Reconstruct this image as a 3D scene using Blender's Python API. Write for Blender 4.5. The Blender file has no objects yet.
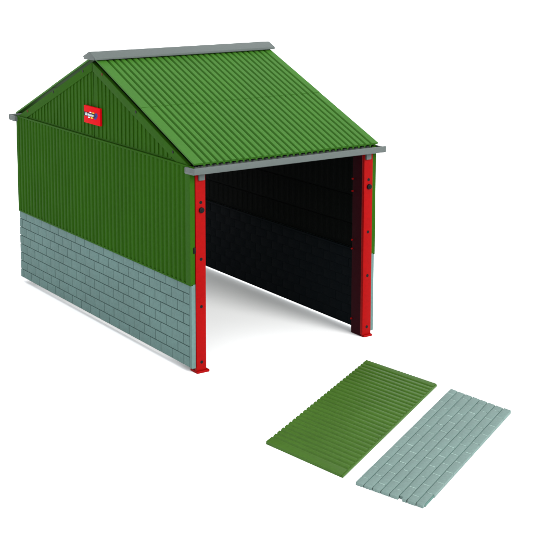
import bpy, bmesh, math, random
from mathutils import Vector
random.seed(7)
S = 0.001                       # everything below is written in millimetres
GROUND = -2.2                   # shed-local height of the table top
SC = bpy.context.scene
C = SC.collection

# ------------------------------------------------------------------ materials
def plastic(name, rgb, rough=.45, var=.06, bump=.08, spec=.5, nscale=900, stain=None):
    m = bpy.data.materials.new(name); m.use_nodes = True
    nt = m.node_tree; N = nt.nodes; L = nt.links
    b = N['Principled BSDF']
    b.inputs['Roughness'].default_value = rough
    b.inputs['Specular IOR Level'].default_value = spec
    tc = N.new('ShaderNodeTexCoord')
    n1 = N.new('ShaderNodeTexNoise'); n1.inputs['Scale'].default_value = 45; n1.inputs['Detail'].default_value = 6
    n2 = N.new('ShaderNodeTexNoise'); n2.inputs['Scale'].default_value = nscale; n2.inputs['Detail'].default_value = 3
    L.new(tc.outputs['Object'], n1.inputs['Vector']); L.new(tc.outputs['Object'], n2.inputs['Vector'])
    mx = N.new('ShaderNodeMix'); mx.data_type = 'RGBA'
    lo = [c*(1-var) for c in rgb]+[1]; hi = [min(1, c*(1+var)) for c in rgb]+[1]
    mx.inputs[6].default_value = lo; mx.inputs[7].default_value = hi
    ad = N.new('ShaderNodeMath'); ad.operation = 'ADD'; 
    s2 = N.new('ShaderNodeMath'); s2.operation = 'MULTIPLY'; s2.inputs[1].default_value = .5
    s1 = N.new('ShaderNodeMath'); s1.operation = 'MULTIPLY'; s1.inputs[1].default_value = .5
    L.new(n1.outputs['Fac'], s1.inputs[0]); L.new(n2.outputs['Fac'], s2.inputs[0])
    L.new(s1.outputs[0], ad.inputs[0]); L.new(s2.outputs[0], ad.inputs[1])
    mr = N.new('ShaderNodeMapRange'); mr.inputs[1].default_value = .35; mr.inputs[2].default_value = .65
    L.new(ad.outputs[0], mr.inputs[0]); L.new(mr.outputs[0], mx.inputs[0])
    L.new(mx.outputs[2], b.inputs['Base Color'])
    rr = N.new('ShaderNodeMapRange'); rr.inputs[3].default_value = max(0, rough-.07); rr.inputs[4].default_value = rough+.07
    L.new(n1.outputs['Fac'], rr.inputs[0]); L.new(rr.outputs[0], b.inputs['Roughness'])
    bp = N.new('ShaderNodeBump'); bp.inputs['Strength'].default_value = bump; bp.inputs['Distance'].default_value = .0002
    L.new(n2.outputs['Fac'], bp.inputs['Height']); L.new(bp.outputs[0], b.inputs['Normal'])
    return m

M = dict(
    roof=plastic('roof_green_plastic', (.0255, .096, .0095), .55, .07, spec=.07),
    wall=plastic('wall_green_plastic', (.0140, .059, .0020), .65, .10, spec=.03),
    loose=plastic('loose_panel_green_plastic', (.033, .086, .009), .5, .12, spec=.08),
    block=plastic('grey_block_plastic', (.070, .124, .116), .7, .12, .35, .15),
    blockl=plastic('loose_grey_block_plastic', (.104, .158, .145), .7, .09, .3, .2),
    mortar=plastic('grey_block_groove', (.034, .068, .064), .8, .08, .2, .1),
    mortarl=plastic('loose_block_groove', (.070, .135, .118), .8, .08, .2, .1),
    scuff=plastic('loose_block_scuffed_joint', (.22, .31, .28), .7, .2, .2, .2),  # painted highlight: pale colour for the bright lines at block joints
    grey=plastic('trim_grey_plastic', (.058, .071, .068), .5, .06, spec=.2),
    red=plastic('column_red_plastic', (.19, .0004, .0005), .5, .10, .08, spec=.05),
    black=plastic('black_plastic', (.003, .003, .004), .5, .05, spec=.08),
    core=plastic('dark_maroon_core', (.018, .0007, .0028), .8, .1, .1, .05),  # shaded copy of the column red, shade put into the colour
    liner=plastic('black_lining_plastic', (.0016, .0022, .0019), .9, .1, .1, .03),  # interior shade put into a near-black colour
    linerb=plastic('black_navy_lining_blocks', (.0022, .0038, .0050), .9, .1, .2, .04),  # same painted shade, bluish, for the inner block courses
    sign=plastic('sign_red', (.42, .0006, .004), .55, .02, .0, spec=.02),
    white=plastic('sign_white', (.5, .53, .56), .5, .01, 0, spec=.1),
    yellow=plastic('sign_yellow', (.5, .36, .003), .5, .01, 0, spec=.1),
    blue=plastic('sign_blue', (.003, .009, .11), .5, .01, 0, spec=.1),
    dark=plastic('sign_black', (.004, .004, .008), .5, .01, 0, spec=.1),
)
fm = bpy.data.materials.new('white_table_top'); fm.use_nodes = True
fb = fm.node_tree.nodes['Principled BSDF']
fb.inputs['Roughness'].default_value = .9; fb.inputs['Specular IOR Level'].default_value = .1
fn = fm.node_tree.nodes.new('ShaderNodeTexNoise'); fn.inputs['Scale'].default_value = 8
fx = fm.node_tree.nodes.new('ShaderNodeMix'); fx.data_type = 'RGBA'
fx.inputs[6].default_value = (.90, .905, .92, 1); fx.inputs[7].default_value = (.92, .925, .935, 1)
fm.node_tree.links.new(fn.outputs['Fac'], fx.inputs[0]); fm.node_tree.links.new(fx.outputs[2], fb.inputs['Base Color'])
M['floor'] = fm

# ------------------------------------------------------------------ helpers
def obj(name, bm, mat, parent=None, label=None, smooth=True, normals=True):
    if normals: bmesh.ops.recalc_face_normals(bm, faces=bm.faces[:])
    for v in bm.verts: v.co *= S
    me = bpy.data.meshes.new(name); bm.to_mesh(me); bm.free()
    for m in (mat if isinstance(mat, list) else [mat]): me.materials.append(m)
    if smooth:
        me.shade_smooth(); me.set_sharp_from_angle(angle=math.radians(38))
    o = bpy.data.objects.new(name, me); C.objects.link(o)
    if parent is not None: o.parent = parent
    if label: o['label'] = label
    return o

def box(bm, x0, x1, y0, y1, z0, z1, bev=0.12, mi=0, f=None):
    vs = [bm.verts.new((x, y, z)) for x in (x0, x1) for y in (y0, y1) for z in (z0, z1)]
    q = [(0,1,3,2), (4,6,7,5), (0,4,5,1), (2,3,7,6), (0,2,6,4), (1,5,7,3)]
    fs = [bm.faces.new([vs[i] for i in k]) for k in q]
    for a in fs: a.material_index = mi
    bmesh.ops.recalc_face_normals(bm, faces=fs)
    if bev:
        es = list({e for a in fs for e in a.edges})
        r = bmesh.ops.bevel(bm, geom=es, offset=bev, segments=2, profile=.6, affect='EDGES')
        for a in r['faces']: a.material_index = mi
    if f:
        allv = {v for v in bm.verts if not v.tag}
        for v in allv: v.co = f(*v.co)
    for v in bm.verts: v.tag = True

def prism(bm, poly, axis, a0, a1, bev=0, mi=0):
    """polygon given in the two other axes, extruded along axis"""
    def P(p, a):
        return {0: (a, p[0], p[1]), 1: (p[0], a, p[1]), 2: (p[0], p[1], a)}[axis]
    A = [bm.verts.new(P(p, a0)) for p in poly]; B = [bm.verts.new(P(p, a1)) for p in poly]
    fs = [bm.faces.new(A[::-1]), bm.faces.new(B)]
    n = len(poly)
    for i in range(n): fs.append(bm.faces.new([A[i], A[(i+1) % n], B[(i+1) % n], B[i]]))
    for a in fs: a.material_index = mi
    bmesh.ops.recalc_face_normals(bm, faces=fs)
    if bev:
        es = list({e for a in fs for e in a.edges})
        r = bmesh.ops.bevel(bm, geom=es, offset=bev, segments=2, profile=.6, affect='EDGES')
        for a in r['faces']: a.material_index = mi
    for v in bm.verts: v.tag = True

def cyl(bm, c, axis, r, a0, a1, n=16, dome=0, mi=0):
    ring = [(c[0]+r*math.cos(2*math.pi*i/n), c[1]+r*math.sin(2*math.pi*i/n)) for i in range(n)]
    prism(bm, ring, axis, a0, a1, bev=dome, mi=mi)

def profile(s0, s1, pitch, amp, flat0, flat1, top=.46, slope=.17):
    """points (s,h) of a trapezoidal corrugation with rounded corners and flat margins"""
    n = max(1, round((s1-s0-flat0-flat1)/pitch)); p = (s1-s0-flat0-flat1)/n
    pts = [(s0, amp)]
    for i in range(n):
        b = s0+flat0+i*p
        gap = p*(1-top)/2
        # groove first then rib
        sl = slope*p; valley = p*(1-top)-2*sl
        seq = [(0, 1), (sl*.3, .86), (sl*.7, .14), (sl, 0), (sl+valley, 0), (sl*1.3+valley, .14), (sl*1.7+valley, .86), (2*sl+valley, 1)]
        for d, h in seq: pts.append((b+d, h*amp))
    pts.append((s1, amp))
    return pts

def sheet(bm, pts, f, t0, t1, th, nt=1, flat=False):
    """corrugated sheet of thickness th; f(s,t,h) gives the point"""
    m = len(pts); rows = []
    for j in range(nt+1):
        t = t0+(t1-t0)*j/nt
        rows.append(([bm.verts.new(f(s, t, h)) for s, h in pts], [bm.verts.new(f(s, t, 0 if flat else h-th)) for s, h in pts]))
    for j in range(nt):
        (A, B), (A2, B2) = rows[j], rows[j+1]
        for i in range(m-1):
            bm.faces.new([A[i], A[i+1], A2[i+1], A2[i]]); bm.faces.new([B[i], B2[i], B2[i+1], B[i+1]])
        bm.faces.new([A[0], A2[0], B2[0], B[0]]); bm.faces.new([A[-1], B[-1], B2[-1], A2[-1]])
    for (A, B) in (rows[0], rows[-1]):
        for i in range(m-1): bm.faces.new([A[i], B[i], B[i+1], A[i+1]])
    for v in bm.verts: v.tag = True

# ------------------------------------------------------------------ dimensions of the shed
W, D = 94.63, 170.0
HG, HE, HR = 35.2, 83.6, 118.4
SL = (HR-HE)/85.0; CS = math.cos(math.atan(SL)); SN = math.sin(math.atan(SL))
T = 2.2; CW = 4.62
shed = bpy.data.objects.new('toy_farm_shed', None); C.objects.link(shed)
shed.location = (0, 0, -GROUND*S); shed.empty_display_size = .02
shed['label'] = 'open sided toy farm shed with green corrugated roof, grey block walls and red columns'
shed['category'] = 'toy shed'

# ---- block walls -----------------------------------------------------------
def blocks(bm, a0, a1, z0, z1, rows, bl, face, back, put, gap=.32, bev=.16, jit=.05, first=0):
    """running-bond blocks; put(bm, a0,a1,z0,z1) adds one block"""
    ch = (z1-z0)/rows
    for r in range(rows):
        off = 0 if (r+first) % 2 else -bl/2
        a = a0+off
        while a < a1-.3:
            b0 = max(a, a0); b1 = min(a+bl, a1)
            if b1-b0 > .7:
                d = random.uniform(-jit, jit)
                put(bm, b0+(gap/2 if b0 > a0 else 0), b1-(gap/2 if b1 < a1 else 0), z0+r*ch+gap/2, z0+(r+1)*ch-gap/2, d, bev)
            a += bl

def side_block_wall(outer, sgn):
    """sgn -1: outer face looks to -x (left gable), +1: right gable"""
    bm = bmesh.new()
    o = outer-sgn*.4
    xb = sorted((o-sgn*.35, o-sgn*1.8))
    box(bm, xb[0], xb[1], 1.0, D-.9, .2, HG+.3, .05, 1)
    def put(bm, a, b, z0, z1, d, bev):
        xs = sorted((o+d*.4, o-sgn*1.2)); box(bm, xs[0], xs[1], a, b, z0, z1, bev, 0)
    blocks(bm, 1.9, D, .05, HG, 8, 9.4, 0, 0, put)
    xs = sorted((o, o-sgn*1.9)); box(bm, xs[0], xs[1], 0, 1.75, .0, HG, .2, 0)
    return obj('block_wall', bm, [M['block'], M['mortar']], shed)
side_block_wall(0, -1)
side_block_wall(W, 1)

# ---- corrugated cladding ---------------------------------------------------
def side_cladding(outer, sgn):
    bm = bmesh.new()
    pts = profile(0, D, 3.55, .55, 2.2, 2.2, .40, .16); pts = [(D-a, b) for a, b in pts][::-1]
    f = lambda s, t, h: (outer+sgn*(h-.55), s, t)
    sheet(bm, pts, f, HG-.5, HE, 1.1)
    xs = sorted((outer-sgn*1.0, outer-sgn*T)); box(bm, xs[0], xs[1], 0, 1.4, HG-.2, HE-.3, .2)
    xs = sorted((outer+sgn*.02, outer-sgn*1.0))
    box(bm, xs[0], xs[1], .02, D-.02, HG-.6, HG+.1, .12); box(bm, xs[0], xs[1], .02, D-.02, HE-.7, HE+.05, .15)
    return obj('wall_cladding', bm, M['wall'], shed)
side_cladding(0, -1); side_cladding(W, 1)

# ---- added dark sheets painting the shade inside the walls -----------------------------------------------------
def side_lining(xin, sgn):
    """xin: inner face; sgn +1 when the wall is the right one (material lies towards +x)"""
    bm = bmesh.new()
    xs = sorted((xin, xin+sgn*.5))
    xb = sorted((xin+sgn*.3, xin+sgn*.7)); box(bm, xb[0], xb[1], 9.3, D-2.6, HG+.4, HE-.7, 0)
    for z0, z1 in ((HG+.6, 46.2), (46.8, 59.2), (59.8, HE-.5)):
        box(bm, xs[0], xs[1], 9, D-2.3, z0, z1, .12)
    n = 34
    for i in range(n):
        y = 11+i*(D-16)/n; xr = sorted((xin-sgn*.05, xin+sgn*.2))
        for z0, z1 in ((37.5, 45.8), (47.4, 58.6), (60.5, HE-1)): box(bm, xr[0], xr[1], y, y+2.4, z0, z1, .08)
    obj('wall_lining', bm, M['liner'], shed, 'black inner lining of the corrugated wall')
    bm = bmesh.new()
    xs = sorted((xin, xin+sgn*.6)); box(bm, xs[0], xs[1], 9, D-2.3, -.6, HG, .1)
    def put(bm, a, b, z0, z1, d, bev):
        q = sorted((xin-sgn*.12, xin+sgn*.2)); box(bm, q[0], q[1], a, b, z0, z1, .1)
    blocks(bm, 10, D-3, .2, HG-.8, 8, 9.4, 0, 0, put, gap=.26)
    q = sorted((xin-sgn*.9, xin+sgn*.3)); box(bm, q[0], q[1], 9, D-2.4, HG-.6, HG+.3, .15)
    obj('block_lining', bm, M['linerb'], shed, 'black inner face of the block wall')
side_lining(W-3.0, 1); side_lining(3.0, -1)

# ---- gable panels (two halves each side) -----------------------------------
def gable(xf, sgn):
    band = 3.9
    for half in (0, 1):
        bm = bmesh.new()
        ap = 85-.26 if half == 0 else 85+.26
        e = 2.2 if half == 0 else D-2.2
        zt = lambda y: HR-.6-SL*abs(85-y)
        xs = sorted((xf-sgn*.1, xf-sgn*1.2))
        poly = [(e, HE+.15), (ap, HE+.15), (ap, zt(ap))]
        prism(bm, poly, 0, xs[0], xs[1])
        # raised plain band along the slope
        bx = sorted((xf+sgn*.45, xf-sgn*.3))
        k = (band)/SL
        e2 = e+k if half == 0 else e-k
        prism(bm, [(e, HE+.14), (e2, HE+.14), (ap, zt(ap)-band), (ap, zt(ap)-.02)], 0, bx[0], bx[1], .1)
        # ribs
        n = 23; p = 82.8/n
        for i in range(n):
            y0 = (1.2+i*p) if half == 0 else (D-1.2-(i+1)*p+1.2)
            y1 = y0+p*.46
            za = zt(y0)-band+.2; zb = zt(y1)-band+.2
            if min(za, zb) < HE+1.2: continue
            rx = sorted((xf+sgn*.26, xf-sgn*.3))
            prism(bm, [(y0, HE+.9), (y1, HE+.9), (y1, zb), (y0, za)], 0, rx[0], rx[1], .1)
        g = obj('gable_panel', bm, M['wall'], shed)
        ys = (13.9, 44.8, 75.4) if half == 0 else (94.3, 126.2, 156.6)
        for y in ys:
            z = {13.9: 87.1, 44.8: 99.8, 75.4: 112.9, 94.3: 112.6, 126.2: 99.8, 156.6: 87.0}[y]
            b2 = bmesh.new(); cx = sorted((xf+sgn*.35, xf+sgn*.62))
            cyl(b2, (y, z+.3), 0, .62, cx[0], cx[1], 14, .08)
            reddish = y in (75.4, 156.6) and sgn < 0
            obj('screw', b2, M['rust'] if reddish else M['black'], g)
M['rust'] = plastic('dull_red_screw', (.07, .012, .006), .6, .05, spec=.05)
gable(.9, -1); gable(W-.9, 1)
for x0 in (2.5, W-3.1):                               # added black board: stops light leaking, paints the roof gap dark
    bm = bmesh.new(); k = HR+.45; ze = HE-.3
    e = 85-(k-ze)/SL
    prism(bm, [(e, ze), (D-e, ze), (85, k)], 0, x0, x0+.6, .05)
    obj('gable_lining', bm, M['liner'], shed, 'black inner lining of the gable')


# ---- roof ------------------------------------------------------------------
def roofmap(front, off=1.1):
    # t = distance down the slope from the ridge line (y=85)
    def f(s, t, h):
        y = 85-t*CS if front else 85+t*CS
        z = HR+off-t*SN
        ny = -SN if front else SN
        return (s, y+ny*h, z+CS*h)
    return f
LEN = (85+1.7)/CS
X0, X1 = .8, 94.0
for front in (True, False):
    f = roofmap(front)
    seam = (85-41.0)/CS
    bm = bmesh.new()
    pts = profile(X0, X1, 3.08, 1.05, 4.3, 1.5, .56, .15)
    sheet(bm, pts, f, 1.5, seam-.09, .8)
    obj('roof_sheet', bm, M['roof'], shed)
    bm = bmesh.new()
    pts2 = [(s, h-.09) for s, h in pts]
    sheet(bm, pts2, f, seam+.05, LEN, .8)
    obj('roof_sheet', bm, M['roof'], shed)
# ridge cap
bm = bmesh.new()
def capz(y, o): return HR+3.2+o-SL*abs(y-85)
hw = 5.7
poly = [(85-hw, capz(79.3, 0)-.2), (85-hw, capz(79.3, .9)), (85-.7, capz(84.3, 1.15)), (85.7, capz(84.3, 1.15)), (85+hw, capz(79.3, .9)), (85+hw, capz(79.3, 0)-.2), (85, capz(85, -.1))]
prism(bm, poly, 0, -.9, 95.7, .25)
# closed ends of the cap
for x0, x1 in ((-1.0, -.2), (94.95, 95.75)):
    prism(bm, [(79.3, 120.2), (80.3, 119.0), (90.2, 118.8), (91.2, 120.1), (85.6, 122.4), (84.4, 122.4)], 0, x0, x1, .2)
obj('ridge_cap', bm, M['grey'], shed)

# ---- gutters ---------------------------------------------------------------
def gutter(front):
    bm = bmesh.new()
    q = (lambda y: y) if front else (lambda y: D-y)
    # open channel cross-section: outer front face leaning out, rolled rim
    sec = [(-5.8, 83.7), (-6.1, 83.55), (-6.0, 81.2), (-5.3, 80.9), (1.2, 80.7), (1.6, 81.0), (1.6, 83.2), (.9, 83.2), (.8, 81.7), (-4.6, 81.8), (-4.9, 83.6)]
    prism(bm, [(q(a), b) for a, b in sec], 0, -1.5, 95.3, .12)
    for x0, x1 in ((-1.45, -.5), (94.4, 95.25)):
        ys = sorted((q(-5.4), q(1.2))); box(bm, x0, x1, ys[0], ys[1], 81.0, 83.35, .1)
    g = obj('gutter', bm, M['grey'], shed)
    for x0 in (3.5, 88.2):
        b2 = bmesh.new(); ys = sorted((q(-1.6), q(-.5)))
        box(b2, x0, x0+2.6, ys[0], ys[1], 77.7, 80.85, .25)
        obj('bracket', b2, M['grey'], g)
gutter(True); gutter(False)

# ---- columns ---------------------------------------------------------------
def column(x0, y0, front, inner, gus=True):
    """x0..x0+CW wide, 8 deep; inner = direction of the opening (+1 looks +x)"""
    bm = bmesh.new(); x1 = x0+CW
    q = (lambda y: y) if front else (lambda y: D-y)
    def B(xa, xb, ya, yb, za, zb, bev=.15):
        ys = sorted((q(ya), q(yb))); box(bm, xa, xb, ys[0], ys[1], za, zb, bev)
    zb = -1.2
    B(x0, x1, -.4, 1.3, zb, 80.6, .18)
    c0 = x0+CW/2
    for z in (4.5, 36.5, 40.5, 62.5, 68.0):
        cx = x1-.1 if inner > 0 else x0+.1
        cyl(bm, (q(7.6), z), 0, .4, min(cx-inner*1.5, cx+inner*.5), max(cx-inner*1.5, cx+inner*.5), 10)
    c = obj('column', bm, M['red'], shed)
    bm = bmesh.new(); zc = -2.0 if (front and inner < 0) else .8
    B(x0+.25, x1-.25, 1.35, 8.1, zc, 80.3, .15)  # added filler; its dark colour paints the column's shaded inner side
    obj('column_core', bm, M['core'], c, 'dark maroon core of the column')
    b2 = bmesh.new()
    xs = (x0-.1, x1+1.2) if inner > 0 else (x0+.5, x1+.5)
    ys = sorted((q(-1.0), q(4.5 if inner > 0 else 7.6)))
    box(b2, xs[0], xs[1], ys[0], ys[1], -2.2, -1.2, .22)
    obj('base_plate', b2, M['red'], c)
    for z in (68.6, 45.3, 25.6, 2.3):
        b3 = bmesh.new(); ys = sorted((q(-.37), q(-.46)))
        cyl(b3, (c0+.1, z), 1, .68, ys[0], ys[1], 16)
        obj('bolt_hole', b3, M['black'], c)
    b3 = bmesh.new(); ys = sorted((q(-.3), q(-1.3)))
    cyl(b3, (c0+.25, 65.5), 1, 1.15, ys[0], ys[1], 20, .3)
    ys = sorted((q(-1.25), q(-1.5))); box(b3, c0-.3, c0+.8, ys[0], ys[1], 65.3, 65.7, .04)
    obj('bolt', b3, M['black'], c)
column(T+.15, 0, True, 1)
column(W-T-CW+.1, 0, True, -1)
column(7.0, 0, False, 1)
column(W-T-CW-1.5, 0, False, -1)
# small black clip joining the left cladding to its column
bm = bmesh.new(); box(bm, 1.3, 2.35, -.35, .6, 47.9, 50.4, .15)
obj('clip', bm, M['black'], shed)

# ---- sign ------------------------------------------------------------------
bm = bmesh.new(); box(bm, -.4, .7, 76.6, 92.4, 89.9, 97.8, .15)
sign = obj('sign', bm, M['sign'], shed, 'red sign on the gable with a striped arrow emblem')
XS = -.4
def sq(name, poly, mat, lift):
    bm = bmesh.new(); prism(bm, [(84.6-a, 93.9+b) for a, b in poly], 0, XS-lift, XS+.05); obj(name, bm, mat, sign, smooth=False)
# emblem drawn looking at the sign (a to the right, b up): slanted stripes behind a dark name banner
def stripe(a0, w): return [(a0-.9-w/2, -1.45), (a0-.9+w/2, -1.45), (a0+.9+w/2, 1.45), (a0+.9-w/2, 1.45)]
sq('emblem', stripe(-1.9, 1.7), M['white'], .06)
sq('emblem', stripe(.9, 1.8), M['yellow'], .06)
sq('emblem', [(2.0, -1.45), (4.3, -1.45), (6.0, .3), (5.6, 1.45), (3.7, 1.45)], M['blue'], .06)
sq('emblem', [(-7.6, .95), (3.0, .95), (3.9, .1), (3.2, -.8), (-7.4, -.8)], M['dark'], .12)
cu = bpy.data.curves.new('lettering', 'FONT'); cu.body = 'Britains'; cu.size = 1.75; cu.align_x = 'CENTER'; cu.align_y = 'CENTER'
cu.extrude = .02; cu.shear = .25; cu.offset = .035
to = bpy.data.objects.new('tmp', cu); C.objects.link(to)
me = bpy.data.meshes.new_from_object(to.evaluated_get(bpy.context.evaluated_depsgraph_get()))
bpy.data.objects.remove(to)
me.name = 'lettering'
for v in me.vertices:
    a, b, c = v.co
    v.co = Vector((XS-.15-c, 84.6-(a*1.55-2.2), 93.95+b))*S
me.materials.clear(); me.materials.append(M['white'])
lt = bpy.data.objects.new('lettering', me); C.objects.link(lt); lt.parent = sign

# ------------------------------------------------------------------ loose panels on the table
def mapper(c00, c10, c11, c01, base):
    """c00..c10 is the long edge (u), c00..c01 the short one (v)"""
    def f(u, v, h):
        x = (1-u)*(1-v)*c00[0]+u*(1-v)*c10[0]+u*v*c11[0]+(1-u)*v*c01[0]
        y = (1-u)*(1-v)*c00[1]+u*(1-v)*c10[1]+u*v*c11[1]+(1-u)*v*c01[1]
        return (x, y, base+h)
    return f
def local(o, z=0):
    """move the origin of a single-mesh thing to the middle of its footprint"""
    me = o.data; n = len(me.vertices)
    c = sum((v.co for v in me.vertices), Vector())/n; c.z = 0
    for v in me.vertices: v.co -= c
    o.location = c

# corners in mm on the table: u from the near-left end to the far end
gm = mapper((-15.2, -76.3), (68.6, -27.5), (73.8, -65.6), (-10.2, -114.0), 0)
LU = 97.0
pts = profile(0, LU, 3.2, .5, 4.6, 1.8, .46, .18); pts = [(a, b+.55) for a, b in pts]
bm = bmesh.new()
sheet(bm, pts, lambda s, t, h: gm(s/LU, t, h+.02), 0, .985, .55, 6, True)
sheet(bm, [(0, 0), (LU, 0)], lambda s, t, h: gm(s/LU, t, h+.83), .978, 1.0, .7, 1)
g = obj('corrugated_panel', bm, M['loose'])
g['label'] = 'loose green corrugated sheet lying flat on the white table'; g['category'] = 'toy wall panel'
local(g)

am = mapper((-10.0, -120.3), (74.8, -72.4), (77.3, -102.9), (-3.2, -146.6), 0)
ROWS = 8; LB = 10.0
bm = bmesh.new()
box(bm, .017, .994, .006, .985, .05, .85, 0, 1, am)
for r in range(ROWS):
    off = 0 if r % 2 else -.5
    k = 0
    while True:
        a = (off+k)/LB; b = a+1/LB; k += 1
        if a > .999: break
        a0 = max(a, 0); b0 = min(b, 1)
        if b0-a0 < .01: continue
        u0 = a0+(.0004 if a0 > 0 else 0); u1 = b0-(.0004 if b0 < 1 else 0)
        if r == 7 and a0 == 0: u0 += .0
        if r == 7 and b0 == 1: u1 += .004
        if r == 5 and a0 == 0:
            box(bm, 0, .0138, r/ROWS+.06, (r+1)/ROWS-.0085, .02, 1.05, 0, 0, am); u0 += .0138
        v0 = r/ROWS+.0055; v1 = (r+1)/ROWS-.0055
        if r == 7 and a0 == 0: v1 -= .02; u0 += .002
        if r == 7 and b0 < 1 and b0 > .93: v1 -= .02
        dz = random.uniform(-.05, .05)
        if a0 > 0:
            va = v0+(v1-v0)*random.uniform(0, .25); vb = v1-(v1-v0)*random.uniform(0, .3)
            hgt = 1.10+random.uniform(0, .05); wd = random.uniform(.0012, .0026)
            box(bm, a0-wd, a0+wd*.4, va, vb, .6, hgt, 0, 2, am)  # thin pale ridge painting a highlight along the joint
        # bevelled block with real-size corners
        lu, lv = 96.0, 30.0
        bb = bmesh.new(); box(bb, u0*lu, u1*lu, v0*lv, v1*lv, 0, 1.08+dz, .16)
        tmp = {}
        for v in bb.verts: tmp[v.index if v.index >= 0 else id(v)] = None
        mp = {v: bm.verts.new(am(v.co.x/lu, v.co.y/lv, v.co.z)) for v in bb.verts}
        for fc in bb.faces: bm.faces.new([mp[v] for v in fc.verts])
        bb.free()
        for v in bm.verts: v.tag = True
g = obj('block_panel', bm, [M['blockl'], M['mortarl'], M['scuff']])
g['label'] = 'loose pale grey block wall panel lying flat on the white table'; g['category'] = 'toy wall panel'
local(g)

# ------------------------------------------------------------------ table top
bm = bmesh.new()
R_ = 12000
bm.faces.new([bm.verts.new(p) for p in ((-R_, -R_, 0), (R_, -R_, 0), (R_, R_, 0), (-R_, R_, 0))])
fl = obj('table_top', bm, M['floor'], smooth=False)
fl['kind'] = 'structure'; fl['label'] = 'seamless white table top under the shed'

# ------------------------------------------------------------------ light
w = bpy.data.worlds.new('World'); SC.world = w; w.use_nodes = True
bg = w.node_tree.nodes['Background']; bg.inputs[0].default_value = (.97, .985, 1, 1); bg.inputs[1].default_value = 1.85
sn = bpy.data.lights.new('key_light', 'SUN'); sn.energy = 4.1; sn.angle = math.radians(28); sn.color = (1, .985, .96)
so = bpy.data.objects.new('key_light', sn); C.objects.link(so)
to_light = Vector((.15, -1.0, .52)).normalized()
so.rotation_euler = to_light.to_track_quat('Z', 'Y').to_euler(); so.location = to_light*.8

# ------------------------------------------------------------------ camera
cx, cy, cz, az, el, ro, F, px, py = -261.31178975732286, -437.57229879772126, 177.98293913361576, 0.9864003532925918, 0.14838365455348934, -0.0006037041378939715, 1306.333233137805, 248.93221224458878, 120.89747247367615
cd = bpy.data.cameras.new('camera'); co = bpy.data.objects.new('camera', cd); C.objects.link(co)
co.location = (cx*S, cy*S, (cz-GROUND)*S)
fwd = Vector((math.cos(az)*math.cos(el), math.sin(az)*math.cos(el), -math.sin(el)))
r = fwd.cross(Vector((0, 0, 1))).normalized(); u = r.cross(fwd)
r2 = r*math.cos(ro)+u*math.sin(ro); u2 = -r*math.sin(ro)+u*math.cos(ro)
from mathutils import Matrix
co.rotation_euler = Matrix((r2, u2, -fwd)).transposed().to_euler()
cd.sensor_width = 36; cd.lens = F/533*36; cd.shift_x = (266.5-px)/533; cd.shift_y = (py-266.5)/533
cd.clip_start = .01; cd.clip_end = 100
SC.camera = co
SC.view_settings.view_transform = 'Standard'; SC.view_settings.look = 'None'
SC.view_settings.exposure = 0; SC.view_settings.gamma = 1
SC.render.engine = 'CYCLES'
